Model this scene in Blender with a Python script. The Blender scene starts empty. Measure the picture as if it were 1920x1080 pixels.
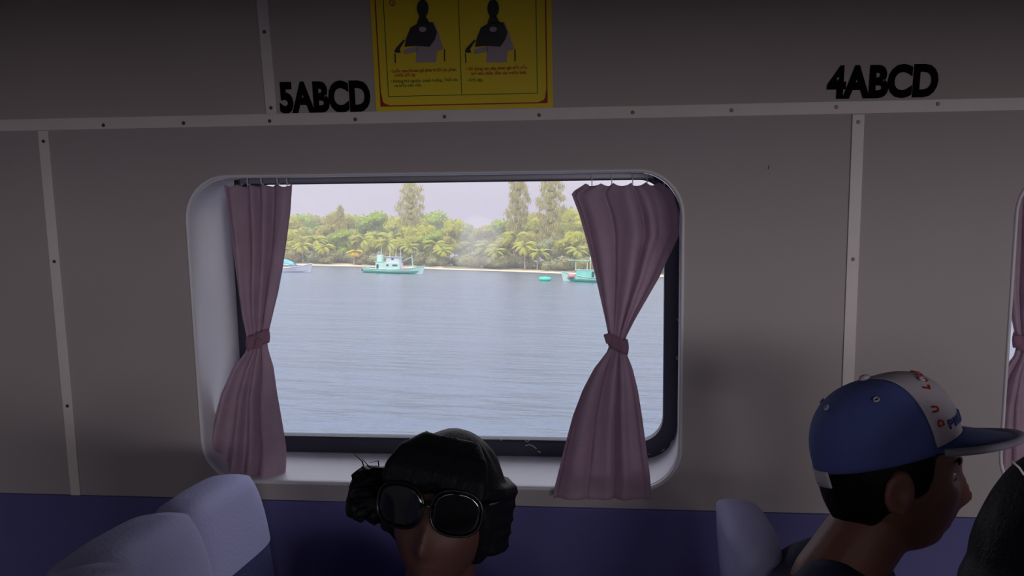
import bpy, bmesh, math, random
from mathutils import Vector, Matrix, noise
PI = math.pi
random.seed(7)
S = bpy.context.scene
COL = S.collection
sin, cos = math.sin, math.cos

# ------------------------------------------------------------------ camera solve
FPX = 1700.0
HC = 1.5            # camera above the cabin floor
SEA = -2.0          # water level (cabin floor is z = 0)
DW = 1.75           # perpendicular distance camera -> window wall
def cv(u, v): return Vector(((u-960)/FPX, (v-540)/FPX, 1.0))      # camera ray: x right, y down, z forward
HX, HY, HS = 740.0, 472.0, 0.028
_a = cv(HX, HY); _b = Vector((1.0, HS, 0.0))
n_up = _a.cross(_b).normalized()
if n_up.y > 0: n_up = -n_up
Xw_c = -Vector((-15900.0, 10.0, FPX)).normalized()
Dn_c = Vector((210.0, 11500.0, FPX)); Dn_c = (Dn_c - Xw_c*Dn_c.dot(Xw_c)).normalized()
wx = (Xw_c - n_up*Xw_c.dot(n_up)).normalized()                     # world X in camera coords
wz = n_up
wy = -wx.cross(wz)                                                 # camera coords here are (x, y down, z fwd)
# camera coords with y down are right handed (x right, y down, z fwd); world X x Y = Z
wy = wz.cross(wx)
R = Matrix((wx, wy, wz))                                           # camera(y down) -> world
CAM = Vector((0, 0, HC))
def ray(u, v): return R @ cv(u, v)
Xw = R @ Xw_c; Zw = -(R @ Dn_c); Yw = Zw.cross(Xw)
if Yw.y < 0: Yw = -Yw
W = Matrix.Translation(CAM + Yw*DW) @ Matrix((Xw, Yw, Zw)).transposed().to_4x4()
Winv = W.inverted()
def uw(u, v, depth=0.0):
    """pixel -> (x, z) on the plane lying depth behind the wall face, wall frame"""
    o = Winv @ CAM; d = Winv.to_3x3() @ ray(u, v)
    t = (depth - o.y)/d.y
    p = o + d*t
    return p.x, p.z
HINGE = uw(960, 215)[1]
W2 = W @ Matrix.Translation((0, 0, HINGE)) @ Matrix.Rotation(math.radians(5.0), 4, 'X')
W2inv = W2.inverted()
def uu(u, v):
    o = W2inv @ CAM; d = W2inv.to_3x3() @ ray(u, v)
    p = o + d*(-o.y/d.y)
    return p.x, p.z
def ww(u, v, Y):
    """pixel at world depth Y"""
    d = ray(u, v)
    return CAM + d*(Y/d.y)
def water(u, v):
    d = ray(u, v)
    return CAM + d*((SEA-HC)/d.z)
def project(p):
    q = R.transposed() @ (Vector(p)-CAM)
    return 960+FPX*q.x/q.z, 540+FPX*q.y/q.z

# ------------------------------------------------------------------ materials
def lin(c):
    if isinstance(c, str):
        c = tuple(int(c[i:i+2], 16)/255 for i in (0, 2, 4))
    return tuple((x/12.92 if x <= .04045 else ((x+.055)/1.055)**2.4) for x in c)
MATS = {}
def mat(name, col, rough=.6, metal=0.0, var=.0, vscale=8.0, bump=0.0, bscale=60.0, spec=.5, trans=0.0, sheen=0.0, col2=None):
    if name in MATS: return MATS[name]
    m = bpy.data.materials.new(name); m.use_nodes = True
    nt = m.node_tree; b = nt.nodes['Principled BSDF']; out = nt.nodes['Material Output']
    c = lin(col)+(1,)
    b.inputs['Base Color'].default_value = c
    b.inputs['Roughness'].default_value = rough
    b.inputs['Metallic'].default_value = metal
    b.inputs['Specular IOR Level'].default_value = spec
    if sheen: b.inputs['Sheen Weight'].default_value = sheen
    tc = nt.nodes.new('ShaderNodeTexCoord')
    colsock = None
    if var or col2:
        nz = nt.nodes.new('ShaderNodeTexNoise'); nz.inputs['Scale'].default_value = vscale; nz.inputs['Detail'].default_value = 5
        nt.links.new(tc.outputs['Object'], nz.inputs['Vector'])
        mx = nt.nodes.new('ShaderNodeMix'); mx.data_type = 'RGBA'
        mr = nt.nodes.new('ShaderNodeMapRange'); mr.inputs[1].default_value = .35; mr.inputs[2].default_value = .65
        nt.links.new(nz.outputs['Fac'], mr.inputs[0]); nt.links.new(mr.outputs[0], mx.inputs['Factor'])
        if col2: c2 = lin(col2)+(1,)
        else: c2 = tuple(max(0, x*(1-var)) for x in c[:3])+(1,)
        mx.inputs['A'].default_value = c; mx.inputs['B'].default_value = c2
        nt.links.new(mx.outputs['Result'], b.inputs['Base Color']); colsock = mx.outputs['Result']
    if bump:
        n2 = nt.nodes.new('ShaderNodeTexNoise'); n2.inputs['Scale'].default_value = bscale; n2.inputs['Detail'].default_value = 4
        nt.links.new(tc.outputs['Object'], n2.inputs['Vector'])
        bp = nt.nodes.new('ShaderNodeBump'); bp.inputs['Strength'].default_value = bump; bp.inputs['Distance'].default_value = .01
        nt.links.new(n2.outputs['Fac'], bp.inputs['Height']); nt.links.new(bp.outputs['Normal'], b.inputs['Normal'])
    if trans:
        tr = nt.nodes.new('ShaderNodeBsdfTranslucent'); tr.inputs['Color'].default_value = c
        if colsock: nt.links.new(colsock, tr.inputs['Color'])
        ms = nt.nodes.new('ShaderNodeMixShader'); ms.inputs[0].default_value = trans
        nt.links.new(b.outputs[0], ms.inputs[1]); nt.links.new(tr.outputs[0], ms.inputs[2]); nt.links.new(ms.outputs[0], out.inputs['Surface'])
    MATS[name] = m
    return m

WALL = mat('painted_panel', 'bab2b4', .55, var=.05, vscale=3, bump=.03, bscale=18)
UPPER = mat('painted_upper_panel', 'c2b8b5', .6, var=.06, vscale=3, bump=.03, bscale=18)
DADO = mat('lower_panel', '6664a2', .7, var=.08, vscale=5)
STRIP = mat('painted_metal_strip', 'f2eae8', .4, var=.05, vscale=12)
SCREW = mat('screw_steel', '6b605a', .4, .8)
GASKET = mat('rubber_gasket', '3a3c4c', .5, bump=.1, bscale=80)
REVEAL = mat('moulded_reveal', 'eeedf4', .45, var=.04, vscale=6)
SEAL = mat('sealant', 'd9dade', .6)
CURT = mat('mauve_curtain', 'ceb4c6', .8, var=.08, vscale=30, bump=.15, bscale=300, trans=.3, sheen=.2)
TIE = mat('mauve_tieback', '946f84', .8, bump=.2, bscale=300)
RAILM = mat('rod_metal', '8f8c95', .35, .6)
BLACKP = mat('black_paint', '070607', .8, spec=.1)
YELLOW = mat('poster_yellow', 'ffe222', .5, var=.05, vscale=6)
RED = mat('print_red', 'b02a10', .5)
GREEN = mat('print_green', '3f6a10', .5)
PRGREY = mat('print_grey', 'b5a8ae', .5)
PRDARK = mat('print_dark', '2e2a2e', .5)
SKIND = mat('shaded_skin', '5a3b35', .6, var=.08, vscale=25)  # skin with shade put into its colour, for the silhouetted face
SKIN = mat('skin', '8a5c50', .55, var=.08, vscale=25, bump=.05, bscale=200)
HAIR = mat('black_hair', '141218', .55, bump=.2, bscale=260, spec=.15)
NAVY = mat('cap_blue', '5564a8', .8, bump=.2, bscale=500, var=.08, vscale=20)
CAPW = mat('cap_white', 'c9c2cc', .8, bump=.15, bscale=500)
CAPP = mat('cap_piping', 'b4b0c4', .7)
JACKET = mat('dark_jacket', '23244a', .85, bump=.2, bscale=60)
TROUS = mat('dark_trousers', '1f2026', .85)
BLOUSE = mat('dark_blouse', '2a2850', .85, bump=.2, bscale=60)
LENS = mat('sunglass_lens', '08080c', .06, spec=.8)
FRAME = mat('sunglass_frame', '151418', .2)
SEATC = mat('seat_cloth', '38386c', .85, bump=.2, bscale=200)
COVER = mat('headrest_cover', 'b6b5e2', .8, bump=.15, bscale=200)
PLAST = mat('dark_plastic', '1d1d24', .5)
EYEW = mat('eye_white', 'd8d4cf', .3)
EYEB = mat('eye_dark', '120c0a', .2)
FLOORM = mat('floor_vinyl', '3b3c4a', .6, var=.1, vscale=4)
CEILM = mat('ceiling_panel', '8a8684', .7, var=.05, vscale=2)
LIPS = mat('lips', '6a3a38', .5)
MINT = mat('mint_paint', 'a4e6cc', .5, var=.15, vscale=1.2)
MINTL = mat('pale_mint_paint', 'cdeae2', .5, var=.12, vscale=1.5)
TEAL = mat('teal_paint', '5fbfa2', .5, var=.1, vscale=1)
WHITEP = mat('white_boat_paint', 'dfe2ea', .5, var=.08, vscale=1)
TARP = mat('blue_tarp', '6fc0dd', .6, var=.2, vscale=2)
PINK = mat('pink_cloth', 'd987a4', .7)
WINDK = mat('boat_window_dark', '3c5a5a', .3)
POLE = mat('pale_pole', 'cfcfb4', .6)
WOODB = mat('worn_wood', 'a88870', .8)
CYAN = mat('cyan_paint', '92e0d2', .5, var=.15, vscale=1)
BUOYM = mat('turquoise_float', '4fd8b4', .5)
SAND = mat('beach_sand', 'e6cdae', .95, var=.1, vscale=.2)
SOIL = mat('shore_ground', '8f8a66', .95, var=.3, vscale=.15)
TRUNK = mat('tree_trunk', '8e7a6a', .9, var=.2, vscale=2)
PTRUNK = mat('palm_trunk', 'c3a898', .9, var=.15, vscale=3)
def leaf(name, c1, c2): return mat(name, c1, .85, col2=c2, vscale=.5, trans=.3, spec=.15)
LEAF_A = leaf('leaf_yellow_green', 'c0c044', 'a8aa40')
LEAF_B = leaf('leaf_olive', 'b8ae50', '989648')
LEAF_C = leaf('leaf_green', 'acc040', '94a844')
LEAF_D = leaf('leaf_grey_green', 'a6aa74', '989e70')
LEAF_P = leaf('palm_leaf', 'c6c858', 'aeb24c')
LEAF_G = leaf('palm_leaf_gold', 'e0c83c', 'c8b838')
LEAF_N = leaf('needle_leaf', 'b4ac58', 'b8b070')
LEAF_U = leaf('bush_leaf', 'a49e5c', '8e9064')

# ------------------------------------------------------------------ helpers
def obj(name, bm, m, parent=None, M=None, smooth=False):
    me = bpy.data.meshes.new(name)
    bm.to_mesh(me); bm.free()
    if m: me.materials.append(m)
    if smooth:
        for p in me.polygons: p.use_smooth = True
    o = bpy.data.objects.new(name, me); COL.objects.link(o)
    if parent: o.parent = parent
    if M is not None: o.matrix_local = M if parent else o.matrix_local
    if M is not None and not parent: o.matrix_world = M
    return o
def tag(o, label, cat, group=None):
    o['label'] = label; o['category'] = cat
    if group: o['group'] = group
    return o
def struct(o): o['kind'] = 'structure'; return o
def thing(name, label, cat, M, group=None):
    o = bpy.data.objects.new(name, None); COL.objects.link(o); o.empty_display_size = .1
    o.matrix_world = M
    return tag(o, label, cat, group)
def T(*a): return Matrix.Translation(a)
def Rz(a): return Matrix.Rotation(a, 4, 'Z')
def Rx(a): return Matrix.Rotation(a, 4, 'X')
def Ry(a): return Matrix.Rotation(a, 4, 'Y')
def box(bm, x0, x1, y0, y1, z0, z1, bev=0.0, M=None):
    r = bmesh.ops.create_cube(bm, size=1)
    vs = r['verts']
    for v in vs:
        v.co = Vector(((x0+x1)/2+v.co.x*(x1-x0), (y0+y1)/2+v.co.y*(y1-y0), (z0+z1)/2+v.co.z*(z1-z0)))
    if bev:
        es = list({e for v in vs for e in v.link_edges})
        g = bmesh.ops.bevel(bm, geom=es, offset=bev, segments=2, affect='EDGES', profile=.7)
        vs = list({v for f in g['faces'] for v in f.verts} | {v for v in vs if v.is_valid})
    if M is not None:
        for v in vs: v.co = M @ v.co
    return bm
def tube(bm, pts, rad, n=10, cap=True):
    """pts list of Vector, rad float or list"""
    pts = [Vector(p) for p in pts]
    rs = rad if isinstance(rad, (list, tuple)) else [rad]*len(pts)
    rings = []; prev = None
    for i, p in enumerate(pts):
        if i == 0: t = pts[1]-p
        elif i == len(pts)-1: t = p-pts[i-1]
        else: t = pts[i+1]-pts[i-1]
        t.normalize()
        if prev is None:
            a = Vector((0, 0, 1)) if abs(t.z) < .9 else Vector((1, 0, 0))
            u = t.cross(a).normalized()
        else:
            u = (prev - t*prev.dot(t)).normalized()
        prev = u; w = t.cross(u)
        rings.append([bm.verts.new(p + (u*cos(2*PI*k/n)+w*sin(2*PI*k/n))*rs[i]) for k in range(n)])
    for a, b in zip(rings, rings[1:]):
        for k in range(n):
            bm.faces.new((a[k], a[(k+1) % n], b[(k+1) % n], b[k]))
    if cap:
        bm.faces.new(rings[0][::-1]); bm.faces.new(rings[-1])
    return bm
def ellip(bm, c, r, seg=20, M=None):
    g = bmesh.ops.create_uvsphere(bm, u_segments=seg, v_segments=max(8, seg//2+2), radius=1)
    for v in g['verts']:
        v.co = Vector((c[0]+v.co.x*r[0], c[1]+v.co.y*r[1], c[2]+v.co.z*r[2]))
        if M is not None: v.co = M @ v.co
    return g['verts']
def grid(bm, nu, nv, fn, closed_u=False):
    vs = [[bm.verts.new(fn(i/(nu if closed_u else nu), j/nv)) for i in range(nu if closed_u else nu+1)] for j in range(nv+1)]
    for j in range(nv):
        m = len(vs[j])
        for i in range(nu):
            a, b = i, (i+1) % m
            bm.faces.new((vs[j][a], vs[j][b], vs[j+1][b], vs[j+1][a]))
    return vs
def rrect(x0, x1, z0, z1, r, n=10):
    """rounded rectangle loop, counter clockwise seen from -y"""
    out = []
    for cx, cz, a0 in ((x1-r, z0+r, -PI/2), (x1-r, z1-r, 0), (x0+r, z1-r, PI/2), (x0+r, z0+r, PI)):
        for k in range(n+1):
            a = a0 + PI/2*k/n
            out.append((cx+r*cos(a), cz+r*sin(a)))
    return out
def loft(bm, loops):
    """loops: list of lists of (x,y,z) closed"""
    rv = [[bm.verts.new(p) for p in L] for L in loops]
    for a, b in zip(rv, rv[1:]):
        n = len(a)
        for k in range(n):
            bm.faces.new((a[k], a[(k+1) % n], b[(k+1) % n], b[k]))
    return rv
def plate(outer, holes, y0, y1):
    """flat plate in the xz plane with holes, thickness y0..y1"""
    cu = bpy.data.curves.new('tmp', 'CURVE'); cu.dimensions = '2D'; cu.fill_mode = 'BOTH'; cu.extrude = (y1-y0)/2
    for L in [outer]+holes:
        sp = cu.splines.new('POLY'); sp.points.add(len(L)-1)
        for p, q in zip(sp.points, L): p.co = (q[0], q[1], 0, 1)
        sp.use_cyclic_u = True
    to = bpy.data.objects.new('tmp', cu); COL.objects.link(to)
    dg = bpy.context.evaluated_depsgraph_get()
    me = bpy.data.meshes.new_from_object(to.evaluated_get(dg))
    bm = bmesh.new(); bm.from_mesh(me)
    for v in bm.verts: v.co = Vector((v.co.x, (y0+y1)/2 + v.co.z, v.co.y))
    bmesh.ops.recalc_face_normals(bm, faces=bm.faces)
    bpy.data.objects.remove(to); bpy.data.curves.remove(cu); bpy.data.meshes.remove(me)
    return bm
def text_bm(s, height, width=None, bold=0.0, thick=.0006, y=0.0, x0=0.0, z0=0.0, shear=0.0):
    """lettering in the xz plane, lower left corner at (x0, z0), cap height `height`"""
    cu = bpy.data.curves.new('tmp', 'FONT'); cu.body = s; cu.size = 1.0; cu.offset = bold; cu.extrude = .001; cu.shear = shear
    cu.resolution_u = 4
    to = bpy.data.objects.new('tmp', cu); COL.objects.link(to)
    dg = bpy.context.evaluated_depsgraph_get()
    me = bpy.data.meshes.new_from_object(to.evaluated_get(dg))
    bm = bmesh.new(); bm.from_mesh(me)
    bpy.data.objects.remove(to); bpy.data.curves.remove(cu); bpy.data.meshes.remove(me)
    xs = [v.co.x for v in bm.verts]
    k = height/.72
    kx = (width/(max(xs)-min(xs))) if width else k
    mx = min(xs)
    for v in bm.verts:
        v.co = Vector((x0+(v.co.x-mx)*kx, y + (-thick if v.co.z > 0 else 0), z0+v.co.y*k))
    return bm
def merge(dst, src):
    me = bpy.data.meshes.new('tmp'); src.to_mesh(me); src.free(); dst.from_mesh(me); bpy.data.meshes.remove(me)
def line(bm, p, q, w, y=-.0008, t=.0006):
    """thin printed bar between two xz points"""
    d = Vector((q[0]-p[0], q[1]-p[1])); n = Vector((-d.y, d.x)).normalized()*w/2
    L = [(p[0]-n.x, p[1]-n.y), (q[0]-n.x, q[1]-n.y), (q[0]+n.x, q[1]+n.y), (p[0]+n.x, p[1]+n.y)]
    prism(bm, L, y, y+t)
def prism(bm, L, y0, y1):
    a = [bm.verts.new((x, y0, z)) for x, z in L]; b = [bm.verts.new((x, y1, z)) for x, z in L]
    f1 = bm.faces.new(a); f2 = bm.faces.new(b[::-1])
    n = len(L)
    for k in range(n): bm.faces.new((a[k], b[k], b[(k+1) % n], a[(k+1) % n]))

# ------------------------------------------------------------------ camera, world, lights
cam = bpy.data.cameras.new('camera'); co = bpy.data.objects.new('camera', cam); COL.objects.link(co)
cam.sensor_width = 36; cam.lens = FPX/1920*36; cam.clip_start = .02; cam.clip_end = 3000
rc = Matrix((R @ Vector((1, 0, 0)), R @ Vector((0, -1, 0)), R @ Vector((0, 0, -1)))).transposed()
co.matrix_world = Matrix.Translation(CAM) @ rc.to_4x4()
S.camera = co
S.view_settings.view_transform = 'Standard'; S.view_settings.look = 'None'
S.view_settings.exposure = 0; S.cycles.volume_bounces = 3; S.view_settings.gamma = 1; S.view_settings.use_curve_mapping = False

w = bpy.data.worlds.new('sky'); S.world = w; w.use_nodes = True
nt = w.node_tree; bg = nt.nodes['Background']
tc = nt.nodes.new('ShaderNodeTexCoord'); sp = nt.nodes.new('ShaderNodeSeparateXYZ'); cr = nt.nodes.new('ShaderNodeValToRGB')
nz = nt.nodes.new('ShaderNodeTexNoise'); nz.inputs['Scale'].default_value = 3.0; nz.inputs['Detail'].default_value = 3
nt.links.new(tc.outputs['Generated'], sp.inputs[0])
mp = nt.nodes.new('ShaderNodeMapping'); mp.inputs['Scale'].default_value = (1, 1, 5)
nt.links.new(tc.outputs['Generated'], mp.inputs[0]); nt.links.new(mp.outputs[0], nz.inputs['Vector'])
ma = nt.nodes.new('ShaderNodeMath'); ma.operation = 'MULTIPLY_ADD'; ma.inputs[1].default_value = .10
nt.links.new(nz.outputs['Fac'], ma.inputs[0]); nt.links.new(sp.outputs['Z'], ma.inputs[2])
nt.links.new(ma.outputs[0], cr.inputs[0])
e = cr.color_ramp.elements
e[0].position = .05; e[0].color = lin('bcb2cc')+(1,)
e[1].position = .16; e[1].color = lin('c9c2d2')+(1,)
x = cr.color_ramp.elements.new(.32); x.color = (1.35, 1.38, 1.55, 1)
x = cr.color_ramp.elements.new(.9); x.color = (1.9, 1.95, 2.2, 1)
nt.links.new(cr.outputs[0], bg.inputs[0]); bg.inputs[1].default_value = 1.0

sl = bpy.data.lights.new('sun', 'SUN'); sl.energy = 2.2; sl.angle = .02; sl.color = (1, .90, .70)
so = bpy.data.objects.new('sun', sl); COL.objects.link(so)
so.rotation_euler = Vector((-.35, -.55, .78)).to_track_quat('Z', 'Y').to_euler()

# ------------------------------------------------------------------ the cabin shell
XL, XR = -3.4, 3.9
ap = dict(x0=uw(367, 620)[0], x1=uw(1276, 620)[0], z0=uw(760, 908)[1], z1=uw(810, 327)[1])
gx = dict(x0=uw(447, 620, .19)[0], x1=uw(1272, 620, .19)[0], z0=uw(760, 851, .19)[1], z1=uw(860, 329, .19)[1])
gi = dict(x0=uw(474, 620, .19)[0], x1=uw(1245, 620, .19)[0], z0=uw(760, 821, .19)[1], z1=uw(860, 342, .19)[1])
x2 = uw(1898, 560)[0]
SH = x2 - ap['x0']
DADOZ = uw(960, 948)[1]
RAILZ = HINGE
loopA = rrect(ap['x0'], ap['x1'], ap['z0'], ap['z1'], .085)
loopB = [(p[0]+SH, p[1]) for p in loopA]
bm = plate([(XL, DADOZ-.002), (XR, DADOZ-.002), (XR, RAILZ), (XL, RAILZ)], [loopA[::-1], loopB[::-1]], 0, .012)
wl = struct(obj('wall_window_side', bm, WALL, M=W))
bm = bmesh.new(); box(bm, XL, XR, -.006, .03, -2.0, DADOZ, .004)
struct(obj('wall_lower_window_side', bm, DADO, M=W))
bm = bmesh.new(); box(bm, XL, XR, 0, .03, 0, 1.3)
struct(obj('wall_upper_window_side', bm, UPPER, M=W2))

def screw_bm(M):
    b = bmesh.new()
    bmesh.ops.create_cone(b, cap_ends=True, segments=14, radius1=.0038, radius2=.0028, depth=.0022, matrix=Rx(PI/2))
    box(b, -.0026, .0026, -.0018, -.0009, -.0005, .0005)
    return b
SCR = None
def add_screw(parent, x, y, z, MM=None):
    global SCR
    if SCR is None:
        SCR = obj('screw', screw_bm(None), SCREW, parent); o = SCR
    else:
        o = SCR.copy(); COL.objects.link(o); o.parent = parent
    o.location = (x, y, z); o.rotation_euler = (0, random.random()*3, 0)
    return o
# horizontal strip
bm = bmesh.new(); box(bm, XL, XR, -.004, .0, -.0115, .0115, .0012)
tr1 = struct(obj('trim_1', bm, STRIP, M=W @ T(0, -.0005, RAILZ)))
for px, py in ((196, 235), (346, 231), (507, 227), (667, 224), (834, 219), (1011, 216), (1186, 211), (1371, 207), (1567, 201), (1757, 195)):
    add_screw(tr1, uw(px, py)[0], -.0048, uw(px, py)[1]-RAILZ)
def vstrip(name, xc, za, zb, screws, M, wd=.020):
    b = bmesh.new(); box(b, -wd/2, wd/2, -.003, 0, 0, zb-za, .001)
    o = struct(obj(name, b, STRIP, M=M @ T(xc, -.0004, za)))
    for z in screws: add_screw(o, 0, -.0038, z-za)
xu, zu = uu(502, 120)
vstrip('trim_2', xu, .012, 1.25, [uu(512, 202)[1], uu(495, 60)[1]-.2+.2], W2, .021)
for nm, px, py, sc in (('trim_3', 100, 450, ((82, 265), (103, 490))), ('trim_4', 1600, 450, ((1605, 229), (1597, 486)))):
    vstrip(nm, uw(px, py)[0], DADOZ, RAILZ-.0125, [uw(*s)[1] for s in sc]+[uw(px, 760)[1]], W, .0215)

# windows
def make_window(name, dx, parent_label=None):
    root = struct(thing(name, 'x', 'x', W @ T(dx, 0, 0)))
    del root['label']; del root['category']
    def off(L, d, x0, x1, z0, z1, r): return rrect(x0-d, x1+d, z0-d, z1+d, max(.01, r+d))
    b = bmesh.new()
    A = ap; G = gx; I = gi
    loops = []
    for d, y in ((.0055, .0005), (.005, -.0028), (.0025, -.0042), (-.0005, -.002), (-.0018, .004), (-.002, .012)):
        loops.append([(x, y, z) for x, z in rrect(A['x0']-d, A['x1']+d, A['z0']-d, A['z1']+d, .085+d)])
    loft(b, loops); bmesh.ops.recalc_face_normals(b, faces=b.faces)
    obj('window_lip', b, REVEAL, root, smooth=True)
    b = bmesh.new(); loops = []
    for t in (0, .12, .3, .5, .75, 1.0):
        k = t**.8
        f = lambda a, c: a+(c-a)*k
        loops.append([(x, .008+.185*t, z) for x, z in rrect(f(A['x0']+.002, G['x0']), f(A['x1']-.002, G['x1']), f(A['z0']+.002, G['z0']), f(A['z1']-.002, G['z1']), .085-.01*k)])
    loft(b, loops); bmesh.ops.recalc_face_normals(b, faces=b.faces)
    obj('window_reveal', b, REVEAL, root, smooth=True)
    b = bmesh.new()
    o_ = [(x, z) for x, z in rrect(G['x0']-.03, G['x1']+.03, G['z0']-.03, G['z1']+.03, .1)]
    i_ = rrect(I['x0'], I['x1'], I['z0'], I['z1'], .055)
    i2 = rrect(I['x0']-.004, I['x1']+.004, I['z0']-.004, I['z1']+.004, .059)
    loft(b, [[(x, .192, z) for x, z in o_], [(x, .186, z) for x, z in i2], [(x, .190, z) for x, z in i_], [(x, .215, z) for x, z in i_]])
    obj('window_gasket', b, GASKET, root)
    b = bmesh.new(); box(b, I['x0']-.01, I['x1']+.01, .2, .206, I['z0']-.01, I['z1']+.01)
    obj('window_pane', b, GLASS, root)
    return root
GLASS = bpy.data.materials.new('window_glass'); GLASS.use_nodes = True
nt = GLASS.node_tree; nt.nodes.remove(nt.nodes['Principled BSDF'])
tb = nt.nodes.new('ShaderNodeBsdfTransparent'); gb = nt.nodes.new('ShaderNodeBsdfGlossy'); gb.inputs['Roughness'].default_value = .02
fr = nt.nodes.new('ShaderNodeFresnel'); fr.inputs['IOR'].default_value = 1.3; ms = nt.nodes.new('ShaderNodeMixShader')
tb.inputs[0].default_value = (.99, .99, 1, 1)
nt.links.new(fr.outputs[0], ms.inputs[0]); nt.links.new(tb.outputs[0], ms.inputs[1]); nt.links.new(gb.outputs[0], ms.inputs[2])
nt.links.new(ms.outputs[0], nt.nodes['Material Output'].inputs[0])
win1 = make_window('window_1', 0)
win2 = make_window('window_2', SH)
# sealant crumbs on the gasket of the main window
b = bmesh.new()
for pts in (((985, 836), (992, 834), (1000, 837), (1006, 842)), ((1008, 846), (1014, 849)), ((1261, 826), (1258, 833), (1256, 837)), ((1240, 847), (1246, 842)), ((1216, 851), (1219, 853)), ((1270, 598), (1272, 602)), ((1269, 668), (1270, 675)), ((766, 820), (770, 823)), ((936, 823), (940, 826)), ((983, 824), (988, 829), (993, 825))):
    P = [Vector((uw(u, v, .184)[0], .1855, uw(u, v, .184)[1])) for u, v in pts]
    tube(b, P, .0009, 5)
obj('sealant_flecks', b, SEAL, win1)

# remaining shell: level floor, ceiling, far wall, end walls
YB = -3.6
def slab(name, x0, x1, y0, y1, z0, z1, m):
    b = bmesh.new(); box(b, x0, x1, y0, y1, z0, z1); return struct(obj(name, b, m))
ytop = (W2 @ Vector((0, 0, .42)))
CEZ = min((W2 @ Vector((XL+.2, 0, .62))).z, 2.35)
def wall_y(z):
    p = W @ Vector((0, 0, 0)); return p.y + (z-p.z)*(Zw.y/Zw.z)
slab('floor', XL, XR, YB, 1.95, -.08, 0, FLOORM)
slab('ceiling', XL-.1, XR+.1, YB-.1, 2.1, CEZ, CEZ+.08, CEILM)
slab('wall_left', XL-.08, XL+.06, YB, 2.1, 0, CEZ, WALL)
slab('wall_right', XR-.06, XR+.08, YB, 2.1, 0, CEZ, WALL)
holes = []
hz0, hz1 = 1.0, 1.62
for k in range(5):
    cx = -2.65+k*1.45
    holes.append(rrect(cx-.5, cx+.5, hz0, hz1, .08)[::-1])
bm = plate([(XL, 0), (XR, 0), (XR, CEZ), (XL, CEZ)], holes, -.03, .03)
o = struct(obj('wall_opposite', bm, WALL)); o.location = (0, YB, 0)
slab('added_light_blocker', XL+.06, XR-.06, -1.3, -.75, 1.545, CEZ, CEILM)  # added unseen block behind the camera, cuts window light to the upper wall
# daylight through the windows of the opposite side
for k in range(5):
    cx = -2.65+k*1.45
    a = bpy.data.lights.new('daylight', 'AREA'); a.shape = 'RECTANGLE'; a.size = 1.0; a.size_y = .62
    a.energy = [1, 2, 7, 21, 32][k]; a.color = (1, .94, .95)
    ao = bpy.data.objects.new('daylight', a); COL.objects.link(ao)
    ao.location = (cx, YB-.06, 1.31); ao.rotation_euler = (PI/2, 0, 0)
    ao.rotation_euler = Vector((0, -1, .15)).to_track_quat('Z', 'Y').to_euler()

# ------------------------------------------------------------------ lettering and poster on the upper panel
def letters(name, s, pxl, pxr, pyb, pyt, label):
    x0, z0 = uu(pxl, pyb[0]); x1, z1 = uu(pxr, pyb[1]); zt = uu(pxl, pyt)[1]
    b = text_bm(s, (zt-z0)*.97, x1-x0, bold=.05, thick=.0008)
    ang = math.atan2(z1-z0, x1-x0)
    o = obj(name, b, BLACKP, M=W2 @ T(x0, -.0005, z0) @ Ry(-ang))
    return tag(o, label, 'lettering')
letters('seat_row_lettering', '5ABCD', 526, 696, (209, 206), 153, 'black letters reading 5ABCD painted on the upper wall left of the yellow poster')
letters('seat_row_lettering', '4ABCD', 1549, 1757, (182, 178), 123, 'black letters reading 4ABCD painted on the upper wall at the far right')

pl, pb = uu(706, 210); pr, pbr = uu(1037, 203)
PW = pr-pl; PH = .37
ang = math.atan2(pbr-pb, PW)
PM = W2 @ T(pl, -.0006, pb) @ Ry(-ang)
poster = thing('safety_poster', 'yellow life jacket instruction poster with red and green border on the upper wall', 'poster', PM)
PMi = PM.inverted()
def pp(u, v):
    o = PMi @ CAM; d = PMi.to_3x3() @ ray(u, v); p = o + d*(-o.y/d.y); return p.x, p.z
bm = bmesh.new(); box(bm, 0, PW, -.0012, 0, 0, PH); obj('sheet', bm, YELLOW, poster)
Y1 = -.0020
bm = bmesh.new()
m1 = .0125
xl, zb_ = pp(715, 199); xr, _ = pp(1026, 190)
for a, c in (((xl, zb_), (xr, zb_)), ((xl, zb_), (xl, PH-zb_)), ((xr, zb_), (xr, PH-zb_)), ((xl, PH-zb_), (xr, PH-zb_))): line(bm, a, c, .0022, Y1)
for sx, xx in ((1, xl), (-1, xr)):
    for sz, zz in ((1, zb_), (-1, PH-zb_)):
        prism(bm, [(xx, zz), (xx+sx*.020, zz), (xx+sx*.012, zz+sz*.003), (xx+sx*.007, zz+sz*.005), (xx+sx*.004, zz+sz*.009), (xx+sx*.002, zz+sz*.022), (xx, zz+sz*.028)][::int(sx*sz)], Y1, Y1+.0006)
obj('red_border', bm, RED, poster)
bm = bmesh.new()
gl, gb_ = pp(729, 181); gr, _ = pp(1008, 173); gm = pp(866, 176)[0]
for a, c in (((gl, gb_), (gr, gb_)), ((gl, gb_), (gl, PH-.03)), ((gr, gb_), (gr, PH-.03)), ((gm, gb_), (gm, PH-.03)), ((gl, PH-.03), (gr, PH-.03))): line(bm, a, c, .0013, Y1)
obj('green_border', bm, GREEN, poster)
def ptext(name, rows, m):
    b = bmesh.new()
    for s, u0, u1, v0, h in rows:
        x0, z0 = pp(u0, v0); x1, z1 = pp(u1, v0-(u1-u0)*.02)
        t = text_bm(s, h, x1-x0, bold=.012, thick=.0006, y=Y1+.0006, x0=x0, z0=z0); merge(b, t)
    obj(name, b, m, poster)
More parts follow.
